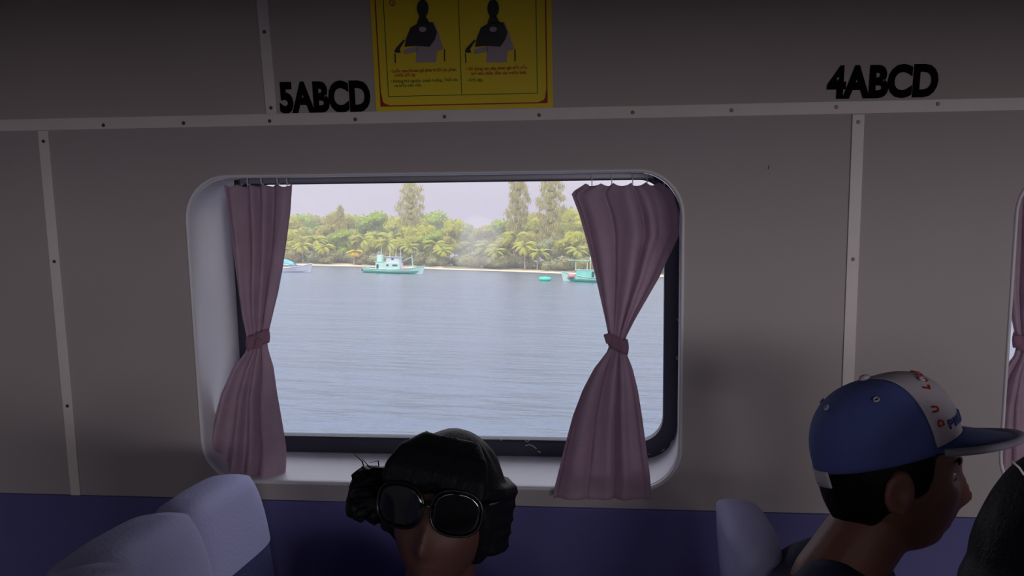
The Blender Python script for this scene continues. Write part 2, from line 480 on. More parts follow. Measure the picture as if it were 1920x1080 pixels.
ptext('red_text', [('• Luồn qua khoen gài phía trước áo phao', 732, 856, 136, .0062), ('trước siết lại', 740, 779, 144, .0062),
    ('• Sử dụng các dây phao gài siết nếu', 874, 988, 132, .0062), ('trẻ nhỏ nhất, đưa vào trước bình', 884, 987, 141, .0062)], RED)
ptext('green_text', [('• Không bơi ngược, tránh hoảng. Thổi còi', 733, 858, 155, .0055), ('ra hiệu cầu cứu', 741, 790, 163, .0055), ('• Kết dây', 876, 906, 153, .0055)], GREEN)
bm = bmesh.new()
cx_, cz_ = pp(736, 5)
rr = [(cx_+.0055*cos(2*PI*k/20), cz_+.0065*sin(2*PI*k/20)) for k in range(20)]
r2 = [(cx_+.0042*cos(2*PI*k/20), cz_+.0052*sin(2*PI*k/20)) for k in range(20)]
merge(bm, plate(rr, [r2[::-1]], Y1, Y1+.0006)); merge(bm, text_bm('3', .0065, .003, thick=.0006, y=Y1+.0006, x0=cx_-.0015, z0=cz_-.0032))
obj('picture_number', bm, RED, poster)
# printed demonstration figures
def pfig(name, polys, m, y):
    b = bmesh.new()
    for P in polys: merge(b, plate([pp(*q) for q in P], [], y, y+.0005))
    obj(name, b, m, poster)
def ell(cx, cy, rx, ry, n=18): return [(cx+rx*cos(2*PI*k/n), cy+ry*sin(2*PI*k/n)) for k in range(n)]
for dx in (0, 132):
    nm = '' 
    pfig('printed_figure', [[(781+dx, 88), (788+dx, 40), (815+dx, 42), (822+dx, 60), (832+dx, 92), (820+dx, 96), (818+dx, 117), (780+dx, 117)],
        [(757+dx, 93), (782+dx, 86), (784+dx, 96), (758+dx, 102)]], PRGREY, Y1-.0001)
    pfig('printed_life_jacket', [[(759+dx, 88), (762+dx, 72), (770+dx, 52), (790+dx, 40), (812+dx, 42), (820+dx, 60), (816+dx, 74), (806+dx, 88), (780+dx, 86)],
        ell(793+dx, 16, 11, 17), [(787+dx, 30), (799+dx, 30), (806+dx, 44), (782+dx, 44)], [(740+dx, 96), (743+dx, 90), (758+dx, 74), (760+dx, 76), (750+dx, 92), (752+dx, 99), (742+dx, 99)],
        [(740+dx, 100), (742+dx, 100), (743+dx, 118), (741+dx, 118)], [(833+dx, 92), (835+dx, 92), (835+dx, 115), (833+dx, 115)]], PRDARK, Y1-.0006)
    pfig('printed_highlight', [ell(793+dx, 55, 7, 5)], PRGREY, Y1-.0011)

# small stain on the wall panel
bm = bmesh.new(); ellip(bm, (0, 0, 0), (.0012, .0006, .004), 8)
sx_, sz_ = uw(1441, 314); struct(obj('trim_5', bm, SCREW, M=W @ T(sx_, -.0005, sz_) @ Ry(.2)))

# ------------------------------------------------------------------ curtain rods and curtains
def rod(label, dx):
    y = .105
    x0, z = uw(452, 334, y); x1, z1 = uw(1222, 334, y)
    zc = (z+z1)/2
    root = thing('curtain_rod', label, 'curtain rod', W @ T(x0+dx, y, zc))
    b = bmesh.new(); box(b, -.01, x1-x0+.01, -.003, .003, -.006, .006, .002)
    obj('rail', b, RAILM, root)
    for xx in (-.014, x1-x0+.002):
        b = bmesh.new(); box(b, xx, xx+.012, -.006, .006, -.012, .012, .003); obj('bracket', b, PLAST, root)
    return zc, y
rz, ry = rod('slim grey curtain rod across the top of the wide sea-view window', 0)
rod('slim curtain rod of the cut-off window at the right edge', SH)

def curtain(label, rows, yc, fold, npl, seed, tie_y, dx=0.0, hooks=(), amp=.013, group=None):
    """rows: list of (py, pxl, pxr, depth, amp) top to bottom"""
    rnd = random.Random(seed)
    pts = []
    for py, l, r, dep, am in rows:
        xl_, z = uw(l, py, dep); xr_, z2 = uw(r, py + 0, dep)
        pts.append(((z+z2)/2, xl_, xr_, dep, am))
    base = Vector(((pts[-1][1]+pts[-1][2])/2, pts[-1][3], pts[-1][0]))
    root = thing('curtain', label, 'curtain', W @ T(base.x+dx, base.y, base.z), group)
    ph = [rnd.uniform(0, 6.28) for _ in range(6)]
    def lookup(z):
        for a, b in zip(pts, pts[1:]):
            if z >= b[0]:
                t = (a[0]-z)/(a[0]-b[0]); t = min(1, max(0, t))
                return [a[i]+(b[i]-a[i])*t for i in range(5)]
        return pts[-1]
    NU, NV = 110, 90
    z0, z1 = pts[0][0], pts[-1][0]
    def fn(u, v):
        z = z0+(z1-z0)*v
        _, a, c, dep, am = lookup(z)
        # pleats: irregular phase so folds vary in width
        p = u*npl*2*PI + .9*sin(2*PI*u*1.7+ph[0]) + .6*sin(2*PI*u*3.1+ph[1]) + .5*sin(v*3+ph[2])
        wv = sin(p) + .35*sin(2*p+ph[3]) + .35*sin(p*.5+ph[4]+v*2)
        slant = fold*(u-.5)
        s = u + .018*cos(p)*(1 if .02 < u < .98 else 0)
        x = a+(c-a)*min(1, max(0, s))
        sag = 0
        if v < .12: sag = -.006*abs(sin(u*PI*len(hooks)))*(1-v/.12) if hooks else 0
        n_ = noise.noise(Vector((u*4, v*7, seed)))*.004
        return Vector((x, dep + am*wv + slant*.02 + n_, z+sag)) - base
    b = bmesh.new(); grid(b, NU, NV, fn)
    o = obj('cloth', b, CURT, root, smooth=True)
    m = o.modifiers.new('s', 'SOLIDIFY'); m.thickness = .0012
    # top hem band
    tz, tl, tr, td, ta = lookup(uw(1000, tie_y, .09)[1])
    b = bmesh.new()
    cx0, wd = (tl+tr)/2, (tr-tl)/2
    def ring(u, v):
        a = 2*PI*u
        rx = wd+.004+.002*sin(3*a+seed); ryy = .017+.002*sin(5*a)
        z = tz + (v-.5)*.030 - .010*cos(a)*(1 if dx == 0 and seed == 1 else -1)*-1 + .001*sin(9*a)
        bul = .002*sin(PI*v)
        return Vector((cx0+(rx+bul)*cos(a), td+(ryy+bul)*sin(a), z)) - base
    grid(b, 40, 6, ring, closed_u=True)
    o = obj('tieback', b, TIE, root, smooth=True); o.modifiers.new('s', 'SOLIDIFY').thickness = .002
    b = bmesh.new(); kx = cx0+(wd*(.55 if seed == 1 else -1.15)); kz = tz+(-.003 if seed == 1 else .012)
    box(b, -.007, .007, -.005, .004, -.010, .010, .003, M=T(kx-base.x, td-.019-base.y, kz-base.z) @ Ry(.35 if seed == 1 else -.3))
    obj('tieback_knot', b, TIE, root, smooth=True)
    for hxp in hooks:
        hx = uw(hxp, 338, ry)[0]
        b = bmesh.new()
        tube(b, [Vector((hx, ry+.009*cos(a), rz+.009*sin(a)))-base for a in [2*PI*k/12 for k in range(13)]], .0013, 6, cap=False)
        tube(b, [Vector((hx, ry-.009, rz))-base, Vector((hx, ry-.006, rz-.022))-base], .001, 5)
        obj('curtain_hook', b, SEAL, root, smooth=True)
    return root
rowsL = [(345, 421, 546, .09, .008), (400, 430, 542, .09, .010), (450, 437, 536, .09, .010), (500, 442, 529, .088, .009), (550, 448, 520, .085, .008), (590, 454, 510, .08, .006), (620, 461, 503, .078, .004), (640, 465, 499, .076, .003),
         (658, 462, 502, .075, .004), (690, 437, 511, .07, .007), (740, 414, 517, .062, .010), (800, 398, 527, .052, .012), (840, 390, 533, .045, .013), (880, 384, 532, .038, .014), (903, 380, 529, .034, .014)]
rowsR = [(343, 1098, 1236, .085, .006), (360, 1071, 1262, .082, .008), (400, 1086, 1273, .078, .012), (440, 1097, 1274, .075, .012), (470, 1105, 1259, .075, .012), (520, 1117, 1236, .075, .011), (560, 1126, 1213, .075, .009), (600, 1135, 1190, .075, .007), (630, 1141, 1175, .075, .004), (645, 1143, 1171, .075, .003),
         (660, 1138, 1174, .074, .004), (690, 1114, 1186, .068, .007), (730, 1093, 1196, .06, .010), (780, 1074, 1204, .046, .012), (840, 1058, 1212, .03, .012), (890, 1046, 1219, .012, .011), (918, 1039, 1221, -.018, .008), (936, 1037, 1221, -.024, .006)]
curtain('mauve curtain tied at its waist on the left of the wide window', rowsL, 0, .3, 4.5, 1, 638, hooks=(440, 466, 492, 522, 540))
curtain('mauve curtain tied at its waist on the right of the wide window', rowsR, 0, .3, 3.6, 2, 638, hooks=(1110, 1147, 1186, 1213, 1245))
curtain('mauve curtain in the cut-off window at the right edge of the photo', rowsL, 0, .3, 4.5, 3, 638, dx=SH-.035, hooks=(440, 466, 492, 522, 540))

# ------------------------------------------------------------------ seats (built facing +Y, then turned to face +X)
def make_seat(label, x, y, top, group=None):
    root = thing('ferry_seat', label, 'seat', T(x, y, 0) @ Rz(-PI/2), group)
    w_ = .185
    b = bmesh.new()
    def back(u, v):   # closed loop u around thickness; v up
        h = .42+(top-.42)*v
        wv = w_*(1 if v < .78 else math.sqrt(max(0, 1-((v-.78)/.235)**2))*.55+.45) if v < 1 else w_*.45
        a = 2*PI*u
        ca, sa = cos(a), sin(a)
        ex = .45
        px = math.copysign(abs(ca)**ex, ca)*wv; py = math.copysign(abs(sa)**.7, sa)*(.055-.018*v)
        if v >= 1: px *= .9; py *= .6
        return Vector((px, py-.05-.10*v, h))
    vs = grid(b, 40, 26, back, closed_u=True); b.faces.new(vs[-1]); b.faces.new(vs[0][::-1])
    obj('backrest', b, SEATC, root, smooth=True)
    b = bmesh.new()
    def cov(u, v):
        vv = .80+.215*v
        p = back(u, min(1, vv)); c = Vector((0, -.05-.10*min(1, vv), p.z))
        q = c+(p-c)*1.03
        if v >= 1: q.z += .004
        return q+Vector((0, 0, .003*v))
    vs = grid(b, 40, 8, cov, closed_u=True); b.faces.new(vs[-1])
    obj('headrest_cover', b, COVER, root, smooth=True)
    b = bmesh.new(); box(b, -w_, w_, -.04, .40, .36, .46, .03); obj('cushion', b, SEATC, root, smooth=True)
    for s in (-1, 1):
        b = bmesh.new(); box(b, s*(w_+.003)-.013, s*(w_+.003)+.013, -.02, .30, .60, .635, .01); box(b, s*(w_+.003)-.008, s*(w_+.003)+.008, .0, .05, .3, .61); obj('armrest', b, PLAST, root)
    for s in (-1, 1):
        b = bmesh.new(); box(b, s*.13-.02, s*.13+.02, -.02, .32, 0, .03); box(b, s*.13-.015, s*.13+.015, .10, .15, .02, .37); obj('leg', b, PLAST, root)
    return root
def px2x(px, py, Y): return ww(px, py, Y).x
xA = px2x(437, 920, 1.5)
make_seat('window seat with pale rounded headrest below the left curtain', px2x(440, 920, 1.47)+.10, 1.47, 1.085)
make_seat('seat with pale headrest second from the wall in the left row', px2x(290, 980, 1.09)+.11, 1.09, 1.125)
make_seat('nearest seat with pale headrest at the lower left corner', px2x(140, 1050, .71)+.11, .71, 1.19)
xR4 = px2x(1445, 960, 1.47)+.11
make_seat('window seat with pale headrest behind the man in the cap', xR4, 1.47, 1.09)
XS = xR4

# ------------------------------------------------------------------ people
def headshape(bm, sc=1.0, female=False):
    """head centre at origin (eye line z=0), facing +Y; returns nothing, adds to bm"""
    N, Mv = 64, 48
    g = lambda d, s: math.exp(-(d*d)/(s*s))
    def fn(u, v):
        a = 2*PI*u; th = PI*(v*.998+.001)
        dx, dy, dz = sin(th)*sin(a), sin(th)*cos(a), cos(th)
        x, y, z = .076*dx, .098*dy, (.112 if dz > 0 else .118)*dz
        if z < 0:                      # jaw: narrow and shift forward
            t = min(1, -z/.118)
            x *= 1-.28*t**1.5
            if y < 0: y *= 1-.45*t
            else: y *= 1-.06*t
            y += .012*t
        if dy > 0:                     # flatter face
            y = y*.9 + .006
            f = g(x, .05)
            y += .015*g(x, .011)*g(z+.040, .014)*(1.15 if z < -.02 else 1)      # nose tip
            y += .011*g(x, .009)*g(z+.018, .020)                                 # bridge
            y += .006*g(x, .04)*g(z-.020, .010)                                  # brow
            for s in (-1, 1): y -= .008*g(x-s*.031, .016)*g(z-.001, .013)        # eye sockets
            for s in (-1, 1): y += .004*g(x-s*.045, .02)*g(z+.035, .02)          # cheeks
            y += .006*g(x, .020)*g(z+.066, .006) + .006*g(x, .018)*g(z+.078, .006)   # lips
            y -= .003*g(x, .02)*g(z+.072, .003)
            y += .008*g(x, .018)*g(z+.102, .012)                                 # chin
        return Vector((x, y, z))*sc
    vs = grid(bm, N, Mv, fn, closed_u=True)
    bm.faces.new(vs[0]); bm.faces.new(vs[-1][::-1])
    # ears
    for s in (-1, 1):
        MM = T(s*.078*sc, -.006*sc, -.018*sc) @ Rz(s*.35) @ Rx(-.15)
        def ear(u, v):
            a = 2*PI*u
            r = .5+.5*v
            rad_z, rad_y = .032*sc, .019*sc
            return MM @ Vector((s*(.012 if v > .5 else .006)*sc*sin(PI*min(1, v*1.0))+s*.004*sc*v, rad_y*v*cos(a), rad_z*v*sin(a)*(1 if sin(a) > 0 else .85)))
        vv = grid(bm, 20, 6, ear, closed_u=True)
        ellip(bm, (0, 0, 0), (.0045*sc, .016*sc, .028*sc), 12, M=MM)
        # helix rim
        tube(bm, [MM @ Vector((s*.009*sc, .018*sc*cos(a), .031*sc*sin(a)*(1 if sin(a) > 0 else .85))) for a in [(-.5+k/14*1.55)*PI+.3 for k in range(15)]], .0048*sc, 8)

def person(label, M, hz, skin_scale=1.0, pitch=0.0, shirt=JACKET, lean=0.0, female=False, skin=None, rise=0.0):
    """M: world frame at head centre with +Y the facing direction, level"""
    root = thing('person', label, 'person', M)
    hip = -(hz-.53)
    def J(x, y, z): return Vector((x, y, z))
    neck0, neck1 = J(0, -.02, -.08), J(0, -.045-lean*.2, -.20+rise)
    chest = J(0, -.05-lean*.4, -.38); belly = J(0, -.05-lean*.8, hip+.12); pel = J(0, -.04-lean, hip)
    sw = .155 if female else .175
    def build(extra, parts):
        b = bmesh.new()
        def cap(p, q, r0, r1, fl=1.0):
            tube(b, [p, p.lerp(q, .5), q], [r0, (r0+r1)/2, r1], 16)
            ellip(b, p, (r0, r0, r0), 14); ellip(b, q, (r1, r1, r1), 14)
        e = extra
        if 'neck' in parts: cap(neck0, neck1, .052, .056)
        if 'torso' in parts:
            for c, rx, ry_, rz_ in ((J(0, -.05-lean*.2, -.27+rise), sw*.86, .085, .075), (chest, sw*.9, .105, .15), (belly, .145, .10, .15), (pel, .16, .115, .11)):
                ellip(b, c, (rx+e, ry_+e, rz_+e), 28)
        for s in (-1, 1):
            sh = J(s*sw, -.05-lean*.25, -.262+rise); el = J(s*(sw+.055), -.02, -.53); wr = J(s*.10, .20, -.60)
            if 'upper' in parts:
                cap(sh, el, .048+e, .038+e)
                cap(J(s*.05, -.05-lean*.2, -.21+rise), sh, .045+e, .05+e)
            if 'fore' in parts: cap(el, wr, .038+e, .026+e)
            if 'hand' in parts:
                hd = (wr-el).normalized(); up = Vector((0, 0, 1)); sd = hd.cross(up).normalized()
                pm = wr+hd*.045
                QM = Matrix((sd, hd, sd.cross(hd))).transposed().to_4x4(); QM.translation = pm
                ellip(b, (0, 0, 0), (.038, .05, .015), 16, M=QM)
                for k, (fx, L) in enumerate(((-.028, .062), (-.010, .072), (.009, .068), (.027, .055))):
                    p0 = QM @ Vector((fx, .035, 0)); p1 = QM @ Vector((fx*1.1, .035+L*.55, -.008)); p2 = QM @ Vector((fx*1.1, .035+L*.9, -.030))
                    tube(b, [p0, p1, p2], [.0085, .008, .0065], 8); ellip(b, p2, (.0068,)*3, 8); ellip(b, p1, (.008,)*3, 8)
                p0 = QM @ Vector((-s*.03, -.01, 0)); p1 = QM @ Vector((-s*.055, .025, -.004)); p2 = QM @ Vector((-s*.055, .05, -.014))
                tube(b, [p0, p1, p2], [.012, .0095, .008], 8); ellip(b, p2, (.008,)*3, 8)
            hp = pel+J(s*.085, .02, -.01); kn = J(s*.10, .40-lean, hip-.02); an = J(s*.10, .36-lean, .07-hz); toe = J(s*.11, .52-lean, .045-hz)
            if 'legs' in parts:
                cap(hp, kn, .082+e, .055+e); cap(kn, an, .055+e, .040+e)
            if 'feet' in parts: cap(an, toe, .04+e, .032+e)
        return b
    b = build(0, ('neck', 'torso', 'upper', 'fore', 'hand', 'legs', 'feet'))
    HM = Rx(pitch)
    hb = bmesh.new(); headshape(hb, skin_scale, female)
    for v in hb.verts: v.co = HM @ v.co
    merge(b, hb)
    body = obj('body', b, skin or SKIN, root)
    m = body.modifiers.new('r', 'REMESH'); m.mode = 'VOXEL'; m.voxel_size = .0045; m.use_smooth_shade = True
    m = body.modifiers.new('s', 'SMOOTH'); m.factor = .5; m.iterations = 2
    b = build(.014, ('torso', 'upper', 'fore')); 
    # collar
    tube(b, [Vector((.075*cos(a), -.045-lean*.2+.07*sin(a), -.195+rise+.012*sin(a))) for a in [2*PI*k/20 for k in range(21)]], .016, 8, cap=False)
    sh_ = obj('jacket' if not female else 'blouse', b, shirt, root)
    m = sh_.modifiers.new('r', 'REMESH'); m.mode = 'VOXEL'; m.voxel_size = .008; m.use_smooth_shade = True
    m = sh_.modifiers.new('s', 'SMOOTH'); m.factor = .5; m.iterations = 3
    b = build(.013, ('legs',))
    for c, rx in ((pel, .16),): ellip(b, c, (rx+.02, .13, .12), 20)
    tr = obj('trousers', b, TROUS, root)
    m = tr.modifiers.new('r', 'REMESH'); m.mode = 'VOXEL'; m.voxel_size = .009; m.use_smooth_shade = True
    # eyes, brows, lips
    for s in (-1, 1):
        b = bmesh.new(); ellip(b, (s*.031*skin_scale, .0695*skin_scale, .0), (.0115, .0120, .0080), 16)
        for v in b.verts: v.co = HM @ v.co
        ey = obj('eye', b, EYEW, root, smooth=True)
        b = bmesh.new(); ellip(b, (s*.031*skin_scale, .0695*skin_scale+.0090, -.001), (.006, .0036, .006), 12)
        for v in b.verts: v.co = HM @ v.co
        obj('iris', b, EYEB, ey, smooth=True)
        b = bmesh.new(); tube(b, [HM @ Vector((s*(.016+.008*k)*skin_scale, (.0915-.0022*k)*skin_scale, (.020+.003*sin(k*.8))*skin_scale)) for k in range(5)], [.002, .0032, .0032, .0026, .001], 6)
        obj('eyebrow', b, HAIR, root, smooth=True)
    return root, HM

def hairline(d, th, L):
    for a, b in zip(L, L[1:]):
        if d <= b[0]:
            m = a[1]+(b[1]-a[1])*(d-a[0])/(b[0]-a[0]); break
    else: m = L[-1][1]
    return max(0.0, min(1.0, (m-th)/.14+.02))
def hair_shell(root, HM, sc, keep, thick=.012, name='hair', extra=None):
    """scalp shell over the head where keep(dir, z) is true; extra(bm) adds locks"""
    b = bmesh.new()
    def fn(u, v):
        a = 2*PI*u; th = PI*(.001+v*.998)
        dx, dy, dz = sin(th)*sin(a), sin(th)*cos(a), cos(th)
        k = keep(a, th)
        t = thick*k
        jig = .003*noise.noise(Vector((a*9, th*2, 1)))*k
        x, y, z = (.076+t+jig)*dx, (.098+t+jig)*dy, (.112+t+jig)*dz
        if z < 0: y *= .97; x *= 1-.18*min(1, -z/.118)
        if dy > 0: y = y*.93+.004
        r = Vector((x, y, z))*sc
        if k <= 0: r *= .90
        return r
    vs = grid(b, 120, 60, fn, closed_u=True); b.faces.new(vs[0]); b.faces.new(vs[-1][::-1])
    if extra: extra(b)
    for v in b.verts: v.co = HM @ v.co
    o = obj(name, b, HAIR, root, smooth=True)
    m = o.modifiers.new('r', 'REMESH'); m.mode = 'VOXEL'; m.voxel_size = .004; m.use_smooth_shade = True
    m = o.modifiers.new('s', 'SMOOTH'); m.factor = .6; m.iterations = 4
    return o

# ---- man in the cap
SC = .93
p = ww(1668, 880, 1.27)
MM = T(*p) @ Rz(-PI/2 - .12)
man, HM = person('person in a blue and white baseball cap facing right, head in profile', MM, p.z, SC, pitch=.05, shirt=JACKET, lean=.12, rise=.035)
hair_shell(man, HM, SC, lambda a, th: hairline(abs(a-PI), th, ((0, 2.35), (1.15, 2.3), (1.5, 2.0), (1.75, 1.85), (1.98, 1.75), (2.12, 1.3), (3.2, 1.2))), thick=.007)
# cap
def cap_pt(phi, th, off=0.0):
    """phi azimuth from front, th 0 (band) .. pi/2 (top)"""
    a_, b_, c_ = .088+off, .106+off, .099+off
    ct = cos(th)**.82; st = sin(th)
    x = a_*ct*sin(phi); y = b_*ct*cos(phi); z = c_*st
    front = max(0, cos(phi))
    y += .006*front*sin(th*2)
    z += .008*front*sin(th)*cos(th)*2
    return Vector((x, y-.004, z))*SC
CM = HM @ T(0, -.002, .037*SC) @ Rx(.27)
cap = bpy.data.objects.new('baseball_cap', None); COL.objects.link(cap); cap.parent = man; cap.matrix_local = CM
F0 = math.radians(58)
def panel(name, a0, a1, m, n, drop=0.0):
    b = bmesh.new()
    def fn(u, v):
        ph = a0+(a1-a0)*u; th = -.10+(PI/2*.995+.10)*v
        if th < 0:
            q = cap_pt(ph, 0); q.z += th*.11; return q
        q = cap_pt(ph, th)
        # seams pull in slightly
        s = (ph % (PI/3))/(PI/3); s = min(s, 1-s)
        return q*(1-.008*math.exp(-(s/.05)**2))
    grid(b, n, 24, fn)
    o = obj(name, b, m, cap, smooth=True); md = o.modifiers.new('s', 'SOLIDIFY'); md.thickness = .002; md.offset = 1
    return o
panel('crown', F0, 2*PI-F0, NAVY, 72)
panel('front_panel', -F0, F0, CAPW, 40)
# brim
def brim_pt(u, v):
    ph = (-1+2*u)*math.radians(64)
    q = cap_pt(ph, 0)
    L = .074*SC*max(0, cos(ph*1.35))**.55 if abs(ph*1.35) < PI/2 else 0
    o_ = q + Vector((sin(ph)*.012, 1, 0))*L*v
    o_.z -= .30*(abs(o_.x)**2)/.09*.20 + .42*L*v
    return o_
b = bmesh.new(); grid(b, 48, 12, brim_pt); o = obj('brim', b, NAVY, cap, smooth=True); o.modifiers.new('s', 'SOLIDIFY').thickness = .003
b = bmesh.new(); P = [brim_pt(u/60, 1.0) for u in range(61)]
tube(b, P, .0052, 8); obj('brim_piping', b, CAPP, cap, smooth=True)
b = bmesh.new(); ellip(b, cap_pt(0, PI/2)+Vector((0, 0, .002)), (.008, .008, .005), 12); obj('button', b, CAPW, cap, smooth=True)
for k in range(6):
    ph = PI/6+k*PI/3; q = cap_pt(ph, .88, .003)
    c = cap_pt(ph, .88); n_ = (c-Vector((0, 0, .0))).normalized()
    b = bmesh.new(); qa = n_.to_track_quat('Z', 'Y').to_matrix().to_4x4(); qa.translation = q
    tube(b, [qa @ Vector((.0032*cos(2*PI*j/14), .0032*sin(2*PI*j/14), 0)) for j in range(15)], .0013, 6, cap=False)
    obj('eyelet', b, CAPW, cap, smooth=True)
b = bmesh.new()
def strap(u, v):
    ph = PI+(-1+2*u)*.55; q = cap_pt(ph, 0, .002); q.z += -.008-.022*v; return q
grid(b, 16, 3, strap); o = obj('strap', b, CAPW, cap, smooth=True); o.modifiers.new('s', 'SOLIDIFY').thickness = .002
# lettering sewn on the front panel (text starts on the near = person's right side)
def cap_letters(name, s, m, fn_pos, size, wid):
    b = bmesh.new()
    for i, ch in enumerate(s):
        if ch == ' ': continue
        t = text_bm(ch, size, wid, bold=.02)
        bmesh.ops.subdivide_edges(t, edges=t.edges, cuts=1)
        ph0, th0, ang = fn_pos(i)
        for v in t.verts:
            lx, lz = v.co.x-wid/2, v.co.z
            rx_, rz_ = lx*cos(ang)-lz*sin(ang), lx*sin(ang)+lz*cos(ang)
            off = .0026 if v.co.y < -.0001 else .0014
            ph = ph0 - rx_/(.10*max(.3, cos(th0))); th = th0+rz_/.108
            v.co = cap_pt(ph, min(1.5, th), off)
        merge(b, t)
    obj(name, b, m, cap)

def redpos(i):
    t = i/13
    return .80*cos(PI*t), .24+.72*sin(PI*t), math.atan2(.72*cos(PI*t), .80*sin(PI*t))
def bluepos(i): return .66-.15*i, .12, 0
for wd_ in ('DU', '   LỊCH', '        VIỆT'): cap_letters('red_cap_lettering', wd_, RED, redpos, .0105, .009)
cap_letters('blue_cap_lettering', 'PHƯƠNG', mat('print_blue', '2a3a8c', .6), bluepos, .012, .011)

# ---- person in sunglasses in the middle
SW = .95
p = ww(836, 958, 1.30)
MM = T(*p) @ Rz(PI - .12) @ Ry(-.13)
wom, HW = person('dark-haired person in large dark sunglasses sitting low in front of the wide window', MM, p.z, SW, pitch=.06, shirt=BLOUSE, female=True, skin=SKIND)
def wlocks(b):
    # swept-back sides and a soft fringe across the forehead
    for k in range(11):
        x = -.065+.013*k
        P = [Vector((x*.5, .040, .108)), Vector((x*.85, .072, .090)), Vector((x*1.0, .088, .068)), Vector((x*1.08, .094, .046 + .012*math.exp(-(x/.014)**2)))]
        tube(b, P, [.012, .012, .011, .006], 8)
    for s in (-1, 1):
        for k in range(5):
            z = .05-.02*k
            tube(b, [Vector((s*.066, .050-.004*k, z)), Vector((s*.080, .02, z-.004)), Vector((s*.084, -.03, z-.008)), Vector((s*.06, -.085, z-.01))], [.006, .011, .013, .012], 8)
hair_shell(wom, HW, SW, lambda a, th: hairline(abs(a-PI), th, ((0, 2.4), (1.5, 2.3), (1.9, 2.0), (2.2, 1.4), (3.2, 1.15))), thick=.015, extra=wlocks)
b = bmesh.new()
for k in range(26):
    rnd = random.Random(k)
    c = Vector((.132, -.035, -.012)); a0 = rnd.uniform(0, 6.28); tl = rnd.uniform(-.6, .6)
    r_ = rnd.uniform(.018, .032)
    P = [c+Matrix.Rotation(tl, 3, 'X') @ Vector((r_*.8*cos(a0+q*.55), r_*sin(a0+q*.55)*.9, r_*1.1*sin(a0*2+q*.5))) for q in range(9)]
    tube(b, P, .0085, 6)
ellip(b, (.124, -.035, -.014), (.032, .034, .036), 18)
for k in range(5):
    tube(b, [Vector((.10+.01*k, -.04, .010)), Vector((.105+.013*k, -.045, .028+.006*(k % 3))), Vector((.118+.014*k, -.05, .025+.004*k))], [.0016, .001, .0004], 5)
for v in b.verts: v.co = HW @ v.co
obj('hair_bun', b, HAIR, wom, smooth=True)
# sunglasses
sg = bpy.data.objects.new('sunglasses', None); COL.objects.link(sg); sg.parent = wom; sg.matrix_local = HW @ T(0, .094, .030) @ Ry(.07)
for s in (-1, 1):
    def lens_pt(u, v):
        a = 2*PI*u; rx_, rz_ = .034*v, .030*v
        e_ = .8
        x = math.copysign(abs(cos(a))**e_, cos(a))*rx_; z = math.copysign(abs(sin(a))**e_, sin(a))*rz_
        X = s*.040+x; Z = z-.006
        return Vector((X, .012-.9*X*X*2.2-.04*abs(Z)**1.2, Z))
    b = bmesh.new(); grid(b, 40, 6, lens_pt, closed_u=True); bmesh.ops.remove_doubles(b, verts=b.verts, dist=.0003)
    o = obj('lens', b, LENS, sg, smooth=True); o.modifiers.new('s', 'SOLIDIFY').thickness = .0018
    b = bmesh.new(); tube(b, [lens_pt(k/40, 1.02) for k in range(41)], .0019, 6, cap=False); obj('rim', b, FRAME, sg, smooth=True)
    b = bmesh.new(); tube(b, [Vector((s*.074, .0, .004)), Vector((s*.080, -.03, .004)), Vector((s*.083, -.09, .0)), Vector((s*.082, -.115, -.015))], .0025, 6); obj('temple', b, FRAME, sg, smooth=True)
b = bmesh.new(); tube(b, [Vector((-.009, .013, -.002)), Vector((0, .0165, .001)), Vector((.009, .013, -.002))], .002, 6); obj('bridge', b, FRAME, sg, smooth=True)
# earring
b = bmesh.new(); q = HW @ Vector((.084, -.004, -.030)); ellip(b, q, (.004, .004, .004), 10); obj('earring', b, SEAL, wom, smooth=True)

# ---- person cut by the right edge, only dark hair shows
p = ww(2088, 1088, .95)
MM = T(*p) @ Rz(-PI/2 - .25)
rp, HR = person('dark-haired person cut off by the right edge, nearest the camera', MM, p.z, 1.02, pitch=0, shirt=JACKET)
def rlocks(b):
    for k in range(44):
        a = .9+k*(2*PI-1.8)/43
        P = [Vector((.075*sin(a), .09*cos(a), .06)), Vector((.100*sin(a), .115*cos(a), -.02)), Vector((.108*sin(a), .118*cos(a), -.11)), Vector((.100*sin(a), .11*cos(a)-.01, -.20-.01*(k % 3)))]
        tube(b, P, [.018, .026, .026, .012], 8)
hair_shell(rp, HR, 1.05, lambda a, th: 1.0 if (th < 1.1 or (abs(a-PI) < 2.2 and th < 2.4)) else 0, thick=.026, extra=rlocks)
b = bmesh.new(); q = ww(1911, 877, .845); q = MM.inverted() @ q; tube(b, [q+Vector((0, -.006, .005)), q, q+Vector((0, .004, -.006))], .0011, 6); obj('hair_pin', b, SEAL, rp, smooth=True)

# ------------------------------------------------------------------ outside: sea, shore
wm = bpy.data.materials.new('sea_water'); wm.use_nodes = True
nt = wm.node_tree; b_ = nt.nodes['Principled BSDF']
b_.inputs['Base Color'].default_value = lin('4b5a70')+(1,); b_.inputs['Roughness'].default_value = .22; b_.inputs['IOR'].default_value = 1.33
tc = nt.nodes.new('ShaderNodeTexCoord'); mp = nt.nodes.new('ShaderNodeMapping'); mp.inputs['Scale'].default_value = (.55, 1.3, 1)
mp.inputs['Rotation'].default_value = (0, 0, .12)
nt.links.new(tc.outputs['Object'], mp.inputs[0])
n1 = nt.nodes.new('ShaderNodeTexNoise'); n1.inputs['Scale'].default_value = .9; n1.inputs['Detail'].default_value = 6; n1.inputs['Roughness'].default_value = .55
n2 = nt.nodes.new('ShaderNodeTexNoise'); n2.inputs['Scale'].default_value = .16; n2.inputs['Detail'].default_value = 3
for n in (n1, n2): nt.links.new(mp.outputs[0], n.inputs['Vector'])
